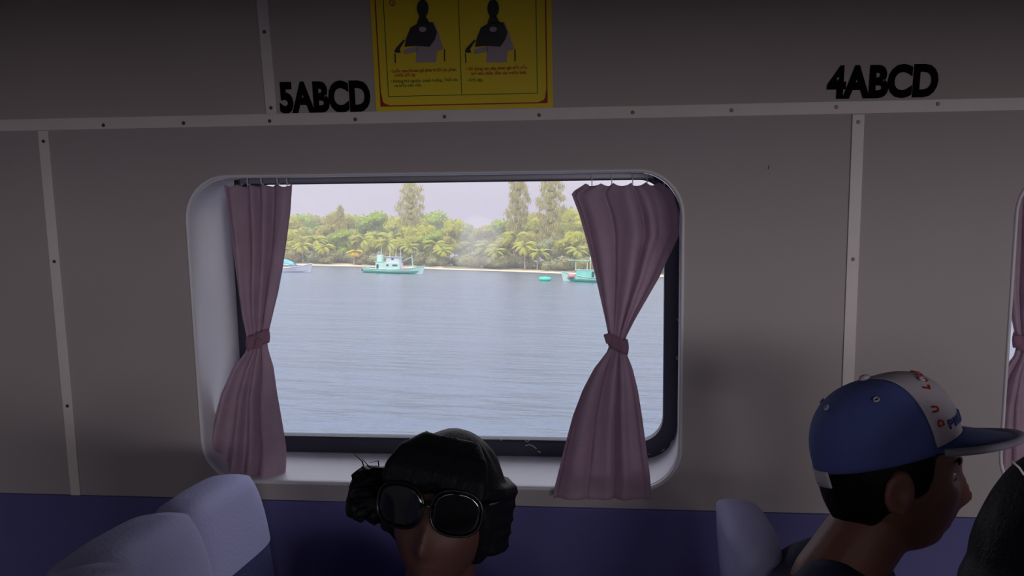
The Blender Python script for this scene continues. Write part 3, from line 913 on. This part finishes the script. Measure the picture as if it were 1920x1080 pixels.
ad = nt.nodes.new('ShaderNodeMath'); ad.operation = 'MULTIPLY_ADD'; ad.inputs[1].default_value = 2.5
nt.links.new(n2.outputs['Fac'], ad.inputs[0]); nt.links.new(n1.outputs['Fac'], ad.inputs[2])
bp = nt.nodes.new('ShaderNodeBump'); bp.inputs['Strength'].default_value = .5; bp.inputs['Distance'].default_value = .30
nt.links.new(ad.outputs[0], bp.inputs['Height']); nt.links.new(bp.outputs[0], b_.inputs['Normal'])
bm = bmesh.new()
vs = [bm.verts.new(v) for v in ((-400, 2.6, SEA), (400, 2.6, SEA), (400, 420, SEA), (-400, 420, SEA))]; bm.faces.new(vs)
struct(obj('sea', bm, wm))

SHORE = [(water(u, v)) for u, v in ((400, 491.5), (540, 496.5), (640, 499), (740, 501), (830, 505), (930, 508), (1020, 511.5), (1110, 515), (1250, 519))]
def shore_y(x):
    L = [(-400, SHORE[0].y*1.02)]+[(q.x, q.y) for q in SHORE]+[(400, SHORE[-1].y*.98)]
    for a, b in zip(L, L[1:]):
        if x <= b[0]:
            t = (x-a[0])/(b[0]-a[0]); return a[1]+(b[1]-a[1])*t
    return L[-1][1]
def ground_z(x, y):
    d = y-shore_y(x)
    if d < 0: return SEA-.5*min(1, -d/4)
    return SEA + .30*min(1, d/5) + .9*min(1, max(0, d-5)/25) + .25*noise.noise(Vector((x*.08, y*.08, 0)))*min(1, d/10)
bm = bmesh.new()
def bfn(u, v):
    x = -150+300*u; y = shore_y(x)-3+11*v; return Vector((x, y, ground_z(x, y)+.01))
grid(bm, 150, 8, bfn); struct(obj('beach', bm, SAND, smooth=True))
bm = bmesh.new()
def gfn(u, v):
    x = -200+400*u; y = shore_y(x)+3.5+120*v; return Vector((x, y, ground_z(x, y)+.03))
grid(bm, 80, 20, gfn); struct(obj('shore_ground', bm, SOIL, smooth=True))

# ------------------------------------------------------------------ vegetation
def leaf_quad(b, c, n, s, l=None, axis=None):
    n = n.normalized(); a = axis or Vector((random.uniform(-1, 1), random.uniform(-1, 1), random.uniform(-1, 1)))
    u = n.cross(a)
    if u.length < 1e-3: u = n.cross(Vector((1, 0, 0)))
    u.normalize(); v = n.cross(u); l = l or s
    vs = [b.verts.new(c+u*s*.5), b.verts.new(c+v*l*.5), b.verts.new(c-u*s*.5), b.verts.new(c-v*l*.5)]
    b.faces.new(vs)
def rdir(): 
    while True:
        v = Vector((random.uniform(-1, 1), random.uniform(-1, 1), random.uniform(-1, 1)))
        if .1 < v.length < 1: return v.normalized()
def lobed_crown(lobes, nleaf, ls, core=.82):
    b = bmesh.new()
    tot = sum(r[0]*r[1]+r[0]*r[2] for c, r in lobes)
    for c, r in lobes:
        c = Vector(c)
        g = bmesh.ops.create_icosphere(b, subdivisions=2, radius=1)
        for v in g['verts']:
            d = v.co.copy(); k = core*(1+.25*noise.noise(d*2+c))
            v.co = c+Vector((d.x*r[0], d.y*r[1], d.z*r[2]))*k
        for i in range(int(nleaf*(r[0]*r[1]+r[0]*r[2])/tot)):
            d = rdir()
            if d.z < -.6: continue
            k = random.uniform(.8, 1.1)
            q = c+Vector((d.x*r[0], d.y*r[1], d.z*r[2]))*k
            leaf_quad(b, q, (d+rdir()*.6), ls*random.uniform(.6, 1.3))
    return b
def trunk_bm(h, r, n=3, lean=0.0, branches=()):
    b = bmesh.new()
    tube(b, [Vector((lean*t*t, .1*sin(t*3), h*t)) for t in (0, .3, .6, 1)], [r, r*.8, r*.65, r*.45], 9)
    for p, q, rr in branches: tube(b, [p, Vector(p).lerp(Vector(q), .5)+Vector((0, 0, .2)), q], [rr, rr*.7, rr*.4], 7)
    return b
def broadleaf(seed, H, Wd, m, ls=.55, n=1500):
    random.seed(seed)
    L = []
    for k in range(11):
        t = k/10; z = H*(.32+.55*((k*.37) % 1)); prof = math.sqrt(max(.12, 1-((z/H-.58)/.45)**2))
        a = k*2.4; rr = Wd*.5*prof*.62
        L.append(((rr*cos(a), rr*sin(a), z), (Wd*.23*random.uniform(.8, 1.25), Wd*.23*random.uniform(.8, 1.25), H*.15*random.uniform(.8, 1.2))))
    L.append(((0, 0, H*.80), (Wd*.24, Wd*.24, H*.19))); L.append(((0, 0, H*.5), (Wd*.33, Wd*.33, H*.25)))
    br = [((0, 0, H*.25), (Wd*.2*cos(a), Wd*.2*sin(a), H*.5), .12) for a in (0.3, 2.2, 4.4)]
    return lobed_crown(L, n, ls), trunk_bm(H*.55, .22, branches=br)
def casuarina(seed, H, Wd):
    random.seed(seed); b = bmesh.new(); br = []
    for k in range(46):
        t = .22+.78*(k/45); z = H*t
        a = k*2.39; prof = (math.sin(PI*min(1, (1-t)*1.05+.10))**.7)*.5+.18 if t < .97 else .12
        rr = Wd*.5*prof*random.uniform(.55, 1.15)
        c = Vector((rr*cos(a), rr*sin(a), z+random.uniform(0, H*.03)))
        br.append((Vector((0, 0, z-H*.04)), c, .05))
        for i in range(62):
            d = rdir(); q = c+Vector((d.x*Wd*.15, d.y*Wd*.15, d.z*H*.045))*random.uniform(.3, 1.15)
            leaf_quad(b, q, Vector((d.x, d.y, .1)), .20, random.uniform(.6, 1.2), Vector((random.uniform(-.3, .3), random.uniform(-.3, .3), 1)))
    for k in range(9):
        z = H*(.30+.07*k); g = bmesh.ops.create_icosphere(b, subdivisions=1, radius=1)
        for v in g['verts']: v.co = Vector((v.co.x*Wd*.15+.25*sin(k*2), v.co.y*Wd*.15, z+v.co.z*H*.045))
    return b, trunk_bm(H*.97, .28, branches=br)
def palm(seed, H, m, n=17, L=3.6, lean=.6):
    random.seed(seed); b = bmesh.new()
    top = Vector((lean, 0, H))
    for k in range(n):
        a = k*2.39996+random.uniform(-.2, .2); el = random.uniform(-.35, 1.15) if k > 3 else 1.2
        ln = L*random.uniform(.85, 1.1)
        hd = Vector((cos(a), sin(a), 0)); pts = []; p = top.copy(); ang = el
        for i in range(9):
            pts.append(p.copy()); p = p+(hd*cos(ang)+Vector((0, 0, sin(ang))))*ln/8; ang -= .26
        tube(b, pts, [.05-.004*i for i in range(9)], 4, cap=False)
        side = hd.cross(Vector((0, 0, 1)))
        for i in range(1, 9):
            for j in range(3):
                f = i-1+j/3; q = pts[int(f)].lerp(pts[int(f)+1], f-int(f)); wd = .75*sin(PI*min(1, (f+1.2)/9.4))
                tdir = (pts[i]-pts[i-1]).normalized()
                for s in (-1, 1):
                    e_ = q+side*s*wd*.8+tdir*.25+Vector((0, 0, -wd*.65))
                    wv = tdir*.10
                    vs = [b.verts.new(q-wv), b.verts.new(q+wv), b.verts.new(e_+wv*.4), b.verts.new(e_-wv*.4)]; b.faces.new(vs)
    for k in range(6):
        a = k*1.05; ellip(b, (top.x+.22*cos(a), .22*sin(a), H-.22), (.13, .13, .15), 8)
    t = bmesh.new()
    tube(t, [Vector((lean*(q**1.6), 0, H*q)) for q in (0, .1, .3, .5, .7, .85, 1)], [.24, .17, .15, .14, .13, .12, .10], 9)
    return b, t
def bush(seed, m):
    random.seed(seed); L = []
    for k in range(6): L.append(((random.uniform(-1.3, 1.3), random.uniform(-.6, .6), random.uniform(.5, 1.2)), (random.uniform(.7, 1.1), .8, random.uniform(.6, .9))))
    return lobed_crown(L, 700, .32), trunk_bm(.9, .08)
PROTO = {}
def plant(kind, key, maker, leafm, trunkm, x, y, scale, rot, name, label, cat, group=None, sz=1.0):
    """first of a key builds its meshes; later ones copy the thing and its parts"""
    z = ground_z(x, y)-.05
    M = T(x, y, z) @ Rz(rot) @ Matrix.Diagonal((scale, scale, scale*sz, 1))
    if key not in PROTO:
        r = thing(name, label, cat, M, group)
        f, t = maker()
        obj('foliage', f, leafm, r); obj('trunk', t, trunkm, r, smooth=True)
        PROTO[key] = r
        return r
    src = PROTO[key]
    r = src.copy(); COL.objects.link(r); r.name = name; r.matrix_world = M; tag(r, label, cat)
    if group: r['group'] = group
    elif 'group' in r: del r['group']
    for c in src.children:
        d = c.copy(); COL.objects.link(d); d.parent = r
    return r
def colx(u, y):
    d = ray(u, 480); return d.x/d.y*y
rnd = random.Random(11)
KIND = {'a': (LEAF_A, 11, 10, 8), 'b': (LEAF_B, 12, 10.5, 9), 'c': (LEAF_C, 13, 11, 8), 'd': (LEAF_D, 14, 11.5, 9)}
KL = {'a': 'yellow-green', 'b': 'olive', 'c': 'fresh green', 'd': 'grey-green'}
def bl(k, u, dback, top, rot=None, label=None, group=None):
    m, sd, H, Wd = KIND[k]
    y = shore_y(0)+dback; x = colx(u, y); y = shore_y(x)+dback; x = colx(u, y)
    # desired top pixel -> scale
    d = ray(u, top); zt = HC + d.z/d.y*y
    s = (zt-ground_z(x, y))/H
    plant('tree', 'bl'+k, lambda: broadleaf(sd, H, Wd, m), m, TRUNK, x, y, s, rnd.uniform(0, 6.28) if rot is None else rot, 'broadleaf_tree', label or (KL[k]+' broadleaf tree in the dense belt along the far shore'), 'tree', group or (KL[k]+' broadleaf trees of the far shore belt'))
# treeline profile (front row lower, back row sets the skyline)
SK = [(440, 406, 'a'), (475, 402, 'c'), (510, 408, 'b'), (548, 404, 'a'), (575, 402, 'c'), (600, 405, 'b'), (625, 396, 'b'), (655, 402, 'a'), (680, 404, 'c'), (703, 397, 'c'), (725, 404, 'a'), (748, 408, 'd'), (775, 412, 'b'), (800, 402, 'c'), (822, 396, 'c'), (842, 410, 'a'), (862, 418, 'd'),
      (890, 428, 'd'), (915, 424, 'b'), (942, 412, 'c'), (962, 414, 'b'), (985, 405, 'a'), (1010, 400, 'b'), (1035, 396, 'c'), (1058, 388, 'a'), (1080, 396, 'c'), (1102, 408, 'b'), (1130, 410, 'a'), (1160, 405, 'c'), (1190, 412, 'b'), (1222, 406, 'a'), (1255, 410, 'd')]
for i, (u, tp, k) in enumerate(SK): bl(k, u, 40+17*(i % 3), tp-2)
MID = [(455, 430, 'b'), (500, 428, 'c'), (540, 432, 'a'), (565, 440, 'b'), (592, 438, 'a'), (620, 436, 'b'), (640, 428, 'c'), (672, 440, 'b'), (700, 432, 'a'), (730, 438, 'b'), (765, 422, 'a'), (790, 418, 'a'), (815, 432, 'c'), (838, 440, 'b'), (868, 450, 'd'), (905, 448, 'd'), (935, 446, 'b'), (958, 436, 'a'), (980, 432, 'b'), (1000, 442, 'a'), (1022, 446, 'd'), (1045, 440, 'd'), (1068, 430, 'a'), (1095, 434, 'b'), (1130, 436, 'c'), (1170, 434, 'a'), (1215, 430, 'b'), (1250, 436, 'a')]
for i, (u, tp, k) in enumerate(MID): bl(k, u, 15+11*(i % 2), tp)
# casuarinas
for u, tp, wid, lab in ((768, 346, 66, 'tall feathery tree rising above the belt behind the green fishing boat'), (968, 326, 50, 'tall feathery tree reaching the window top, left one of the right-hand pair'),
                        (1030, 330, 62, 'tall feathery tree reaching the window top, right one of the pair beside the right curtain'), (636, 390, 26, 'small feathery tree top poking over the belt near the left curtain')):
    y = shore_y(colx(u, 215))+26; x = colx(u, y); d = ray(u, tp); H = HC+d.z/d.y*y-ground_z(x, y)
    s = H/20; wd = wid/FPX*y/s
    plant('t', 'cas%d' % u, lambda: casuarina(u, 20, wd*1.1), LEAF_N, TRUNK, x, y, s, rnd.uniform(0, 6), 'casuarina_tree', lab, 'tree')
# coconut palms: (pixel column, crown pixel row, back distance, key, label)
PAL = [(548, 470, 9, 'p', 'coconut palm nearest the left curtain on the far shore'), (568, 462, 8, 'q', 'coconut palm standing just right of the white moored boat'), (588, 452, 14, 'p', 'coconut palm between the white boat and the slim-trunked palm'), (609, 464, 7, 'q', 'slim-trunked coconut palm at the beach edge, second right of the white boat'),
       (640, 450, 16, 'p', 'coconut palm crown half sunk in the belt left of the golden palm'), (664, 472, 6, 'g', 'golden-leaved coconut palm left of the green fishing boat'), (676, 452, 12, 'p', 'coconut palm rising behind the golden palm'),
       (706, 446, 16, 'q', 'coconut palm above the stern of the green fishing boat'), (722, 458, 7, 'p', 'wide-crowned coconut palm above the wheelhouse of the green fishing boat'), (742, 446, 16, 'q', 'coconut palm behind the fishing boat mast, above its foredeck'),
       (770, 464, 10, 'q', 'coconut palm above the bow of the green fishing boat'), (812, 460, 9, 'p', 'coconut palm right of the green fishing boat bow'), (833, 470, 8, 'q', 'low coconut palm at the left edge of the misty gap'),
       (908, 466, 10, 'p', 'pale coconut palm at the right side of the misty gap'), (930, 472, 8, 'q', 'low coconut palm right of the misty gap'), (962, 448, 12, 'p', 'coconut palm below the left feathery tree'), (985, 462, 9, 'q', 'coconut palm between the two feathery trees, near the beach'),
       (1008, 474, 8, 'p', 'coconut palm above the floating turquoise raft'), (1085, 470, 12, 'q', 'coconut palm behind the turquoise boat beside the right curtain')]
for u, tp, db, k, lab in PAL:
    y = shore_y(colx(u, 210))+db; x = colx(u, y); d = ray(u, tp); H = HC+d.z/d.y*y-ground_z(x, y)
    mk = {'p': lambda: palm(21, 6, None, 19, 4.2, .5), 'q': lambda: palm(33, 6, None, 17, 3.9, -.4), 'g': lambda: palm(45, 6, None, 18, 3.0, .1)}[k]
    s = max(.6, H/6)**.35
    M_sz = (H/6)/s
    plant('p', 'palm'+k, mk, LEAF_G if k == 'g' else LEAF_P, PTRUNK, x, y, s, rnd.uniform(-.5, .5) if k != 'g' else 0, 'coconut_palm', lab, 'palm', sz=M_sz)
# undergrowth
for i in range(46):
    u = 430+i*18.2+rnd.uniform(-6, 6); y = shore_y(colx(u, 210))+rnd.choice((7, 9, 12)); x = colx(u, y)
    k = i % 3
    plant('b', 'bush%d' % k, lambda: bush(60+k, None), LEAF_U if k else LEAF_D, TRUNK, x, y, rnd.uniform(1.0, 1.7), rnd.uniform(0, 6), 'shore_bush', 'grey-green bush in the undergrowth along the far beach', 'bush', 'bushes in the undergrowth along the far beach')

# ------------------------------------------------------------------ boats
def hull_bm(L, B, fb, stern_h, bow_h, draft=.4, n=26, wl=0.0):
    """bow towards +X, waterline z=0; returns bmesh open top with deck"""
    b = bmesh.new(); rings = []
    for i in range(n+1):
        t = i/n; x = -L/2+L*t
        hb = B/2*(math.sin(PI*min(1, .30+.62*(1-t) if t > .45 else .30+.62*.55-.0)) if False else (1-max(0, (t-.45)/.55)**2.2)*(.82+.18*min(1, t/.3)))
        hb = max(.03, hb)
        sh = fb + stern_h*max(0, (.35-t)/.35)**2 + bow_h*max(0, (t-.45)/.55)**2.1
        xx = x+ (bow_h*.55)*max(0, (t-.7)/.3)**2
        prof = [(hb, sh, xx), (hb*.97, sh-.12, xx), (hb*.92, sh*.5, x+(xx-x)*.5), (hb*.72, -draft*.3, x), (hb*.3, -draft, x-.02)]
        rings.append([Vector((p[2], p[0], p[1])) for p in prof]+[Vector((p[2], -p[0], p[1])) for p in prof[::-1]])
    V = [[b.verts.new(p) for p in r] for r in rings]
    for a, c in zip(V, V[1:]):
        for k in range(len(a)-1): b.faces.new((a[k], a[k+1], c[k+1], c[k]))
    b.faces.new(V[0]); b.faces.new(V[-1][::-1])
    # deck slightly below the sheer
    D = [[b.verts.new((r[0].x, s*(abs(r[0].y)-.02), r[0].z-.28)) for s in (1, -1)] for r in rings]
    for a, c in zip(D, D[1:]): b.faces.new((a[0], a[1], c[1], c[0]))
    gun = [[r[0].copy() for r in rings], [r[-1].copy() for r in rings]]
    bmesh.ops.recalc_face_normals(b, faces=b.faces)
    return b, gun
def fishing_boat(label, u, v, rot, L, m_hull, m_top, m_low):
    P = water(u, v)
    r = thing('fishing_boat', label, 'boat', T(P.x, P.y, SEA) @ Rz(rot))
    b, gun = hull_bm(L, 2.7, .62, .15, .75); obj('hull', b, m_top, r)
    b = bmesh.new()
    for g in gun: tube(b, g, .06, 6)
    obj('gunwale', b, m_hull, r)
    # darker bottom strake at the bow
    b, _ = hull_bm(L*.98, 2.74, .30, .0, .35); obj('lower_strake', b, m_low, r)
    return r, P
Lg = 9.6
r, P = fishing_boat('mint-green fishing boat with a two-level wheelhouse moored in mid-water', 737, 512.5, -.05, Lg, MINT, MINTL, TEAL)
b = bmesh.new(); box(b, -2.7, 1.35, -1.0, 1.0, .35, 1.75, .08); obj('wheelhouse', b, MINTL, r)
b = bmesh.new(); box(b, -.95, 1.15, -.85, .85, 1.75, 2.62, .06); obj('upper_cabin', b, WHITEP, r)
b = bmesh.new(); box(b, -1.15, 1.4, -1.0, 1.0, 2.60, 2.70, .03); obj('roof', b, MINTL, r)
b = bmesh.new(); box(b, -2.9, -1.2, -1.05, 1.05, 1.75, 1.85, .03); obj('aft_roof', b, MINT, r)
b = bmesh.new(); box(b, -2.65, -1.8, -.5, .5, 1.85, 2.95, .1); obj('exhaust_locker', b, MINTL, r)
for x0, x1, z0, z1, rr_ in ((-2.5, -2.15, .7, 1.4, 0), (-.85, -.5, 1.15, 1.45, 0), (.15, .95, 1.2, 1.45, 0), (-.1, .3, 2.2, 2.45, 0)):
    b = bmesh.new(); yy = -1.03 if z1 < 1.8 else -.88; box(b, x0, x1, yy-.02, yy+.05, z0, z1, .02); obj('cabin_window', b, WINDK, r)
for x, h, z in ((-.55, 1.7, 2.65), (.45, 1.7, 2.65), (1.25, 1.7, 2.65), (-2.0, 1.4, 2.9)):
    b = bmesh.new(); tube(b, [(x, -.2, z), (x+.02, -.2, z+h)], [.06, .035], 6); obj('pole', b, POLE, r)
b = bmesh.new(); tube(b, [(3.35, 0, .7), (3.05, 0, 3.05)], [.12, .08], 8); obj('mast', b, MINT, r)
b = bmesh.new(); tube(b, [(1.3, 0, 1.85), (3.1, 0, 2.75)], [.05, .06], 6); obj('boom', b, POLE, r)
b = bmesh.new(); tube(b, [(-2.2, -.4, 2.55), (-4.0, -.4, 2.60)], [.05, .04], 6); obj('outrigger_pole', b, POLE, r)
b = bmesh.new(); ellip(b, (1.75, -.3, .78), (.5, .5, .3), 12); ellip(b, (2.5, -.3, .82), (.35, .4, .22), 12); obj('net_pile', b, PINK, r)
b = bmesh.new(); ellip(b, (-Lg/2-.05, -.9, .45), (.18, .18, .22), 10); obj('tyre_fender', b, PLAST, r)

r, P = fishing_boat('white boat with a blue canopy, half hidden behind the left curtain', 538, 509.5, .02, 7.0, WHITEP, WHITEP, WHITEP)
b = bmesh.new()
def tarp(u_, v_): 
    a = (v_-.5)*2.4; return Vector((-1.4+2.6*u_, 1.0*sin(a), .9+1.25*cos(a)*(.9-.55*u_**2)))
grid(b, 12, 12, tarp); o = obj('canopy', b, TARP, r, smooth=True); o.modifiers.new('s', 'SOLIDIFY').thickness = .04
for x in (-1.2, .6):
    for y in (-.85, .85):
        b = bmesh.new(); tube(b, [(x, y, .3), (x, y, 1.25)], .04, 6); obj('pole', b, POLE, r)
b = bmesh.new(); ellip(b, (-1.6, -.5, .9), (.5, .4, .5), 12); obj('net_pile', b, PINK, r)

r, P = fishing_boat('turquoise boat with an open frame canopy, partly behind the right curtain', 1112, 529, PI+.04, 8.2, CYAN, MINTL, TEAL)
b = bmesh.new(); box(b, -1.7, 2.4, -.95, .95, .3, 1.65, .08); obj('wheelhouse', b, CYAN, r)
b = bmesh.new(); box(b, -1.8, 2.6, -1.0, 1.0, 1.63, 1.73, .03); obj('aft_roof', b, MINTL, r)
b = bmesh.new(); box(b, .7, 3.6, -.95, .95, 2.95, 3.07, .04); obj('roof', b, MINT, r)
for x in (.9, 2.5):
    for y in (-.8, .8):
        b = bmesh.new(); tube(b, [(x, y, 1.65), (x, y, 2.96)], .07, 6); obj('pole', b, POLE, r)
b = bmesh.new(); tube(b, [(.45, 0, 1.7), (.45, 0, 3.9)], [.08, .06], 6); obj('mast', b, POLE, r)
b = bmesh.new(); box(b, -.1, .25, .93, 1.0, .6, 1.5, .02); obj('cabin_window', b, WINDK, r)
b = bmesh.new(); ellip(b, (3.0, .5, .75), (.55, .5, .35), 12); obj('net_pile', b, PINK, r)

P = water(1022, 527)
r = thing('float_raft', 'small turquoise float drifting left of the turquoise boat', 'float', T(P.x, P.y, SEA))
b = bmesh.new()
tube(b, [(-.75, 0, .15), (-.7, 0, .22), (0, 0, .25), (.7, 0, .22), (.75, 0, .15)], [.2, .34, .38, .34, .2], 14); obj('drum', b, BUOYM, r, smooth=True)
b = bmesh.new(); tube(b, [(-.85, .1, -.1), (-.4, .1, .02), (.4, .1, .02), (.85, .1, -.1)], [.1, .2, .2, .1], 10); obj('keel_board', b, TEAL, r)

# pale smoke drifting up from the shore between the trees
sm = bpy.data.materials.new('smoke'); sm.use_nodes = True
nt = sm.node_tree; nt.nodes.remove(nt.nodes['Principled BSDF'])
vp = nt.nodes.new('ShaderNodeVolumePrincipled'); vp.inputs['Density'].default_value = .06; vp.inputs['Color'].default_value = (1, 1, 1, 1)
nt.links.new(vp.outputs[0], nt.nodes['Material Output'].inputs['Volume'])
b = bmesh.new()
y = SHORE[5].y+4
for u, v, rr in ((893, 470, 4.2), (900, 447, 5.0), (890, 436, 3.6), (880, 480, 3.8)):
    d = ray(u, v); c = CAM+d*(y/d.y)
    g = bmesh.ops.create_icosphere(b, subdivisions=3, radius=rr)
    for q in g['verts']: q.co = q.co*(1+.3*noise.noise(q.co*.35+Vector((u, 0, 0))))*1.0; q.co.y *= .45; q.co += c
o = obj('smoke_plume', b, sm); tag(o, 'pale smoke drifting up in front of the far trees', 'smoke'); o['kind'] = 'stuff'
mo = o.modifiers.new('r', 'REMESH'); mo.mode = 'VOXEL'; mo.voxel_size = .5

# thin sea haze hanging over the water and the shore
hm = bpy.data.materials.new('sea_haze'); hm.use_nodes = True
nt = hm.node_tree; nt.nodes.remove(nt.nodes['Principled BSDF'])
vp = nt.nodes.new('ShaderNodeVolumeScatter'); vp.inputs['Density'].default_value = .0017; vp.inputs['Color'].default_value = (1, .97, 1, 1)
nt.links.new(vp.outputs[0], nt.nodes['Material Output'].inputs['Volume'])
b = bmesh.new(); box(b, -260, 260, 90, 330, SEA-1, 60)
o = obj('sea_haze', b, hm); tag(o, 'thin pale haze hanging over the water and the far shore', 'haze'); o['kind'] = 'stuff'
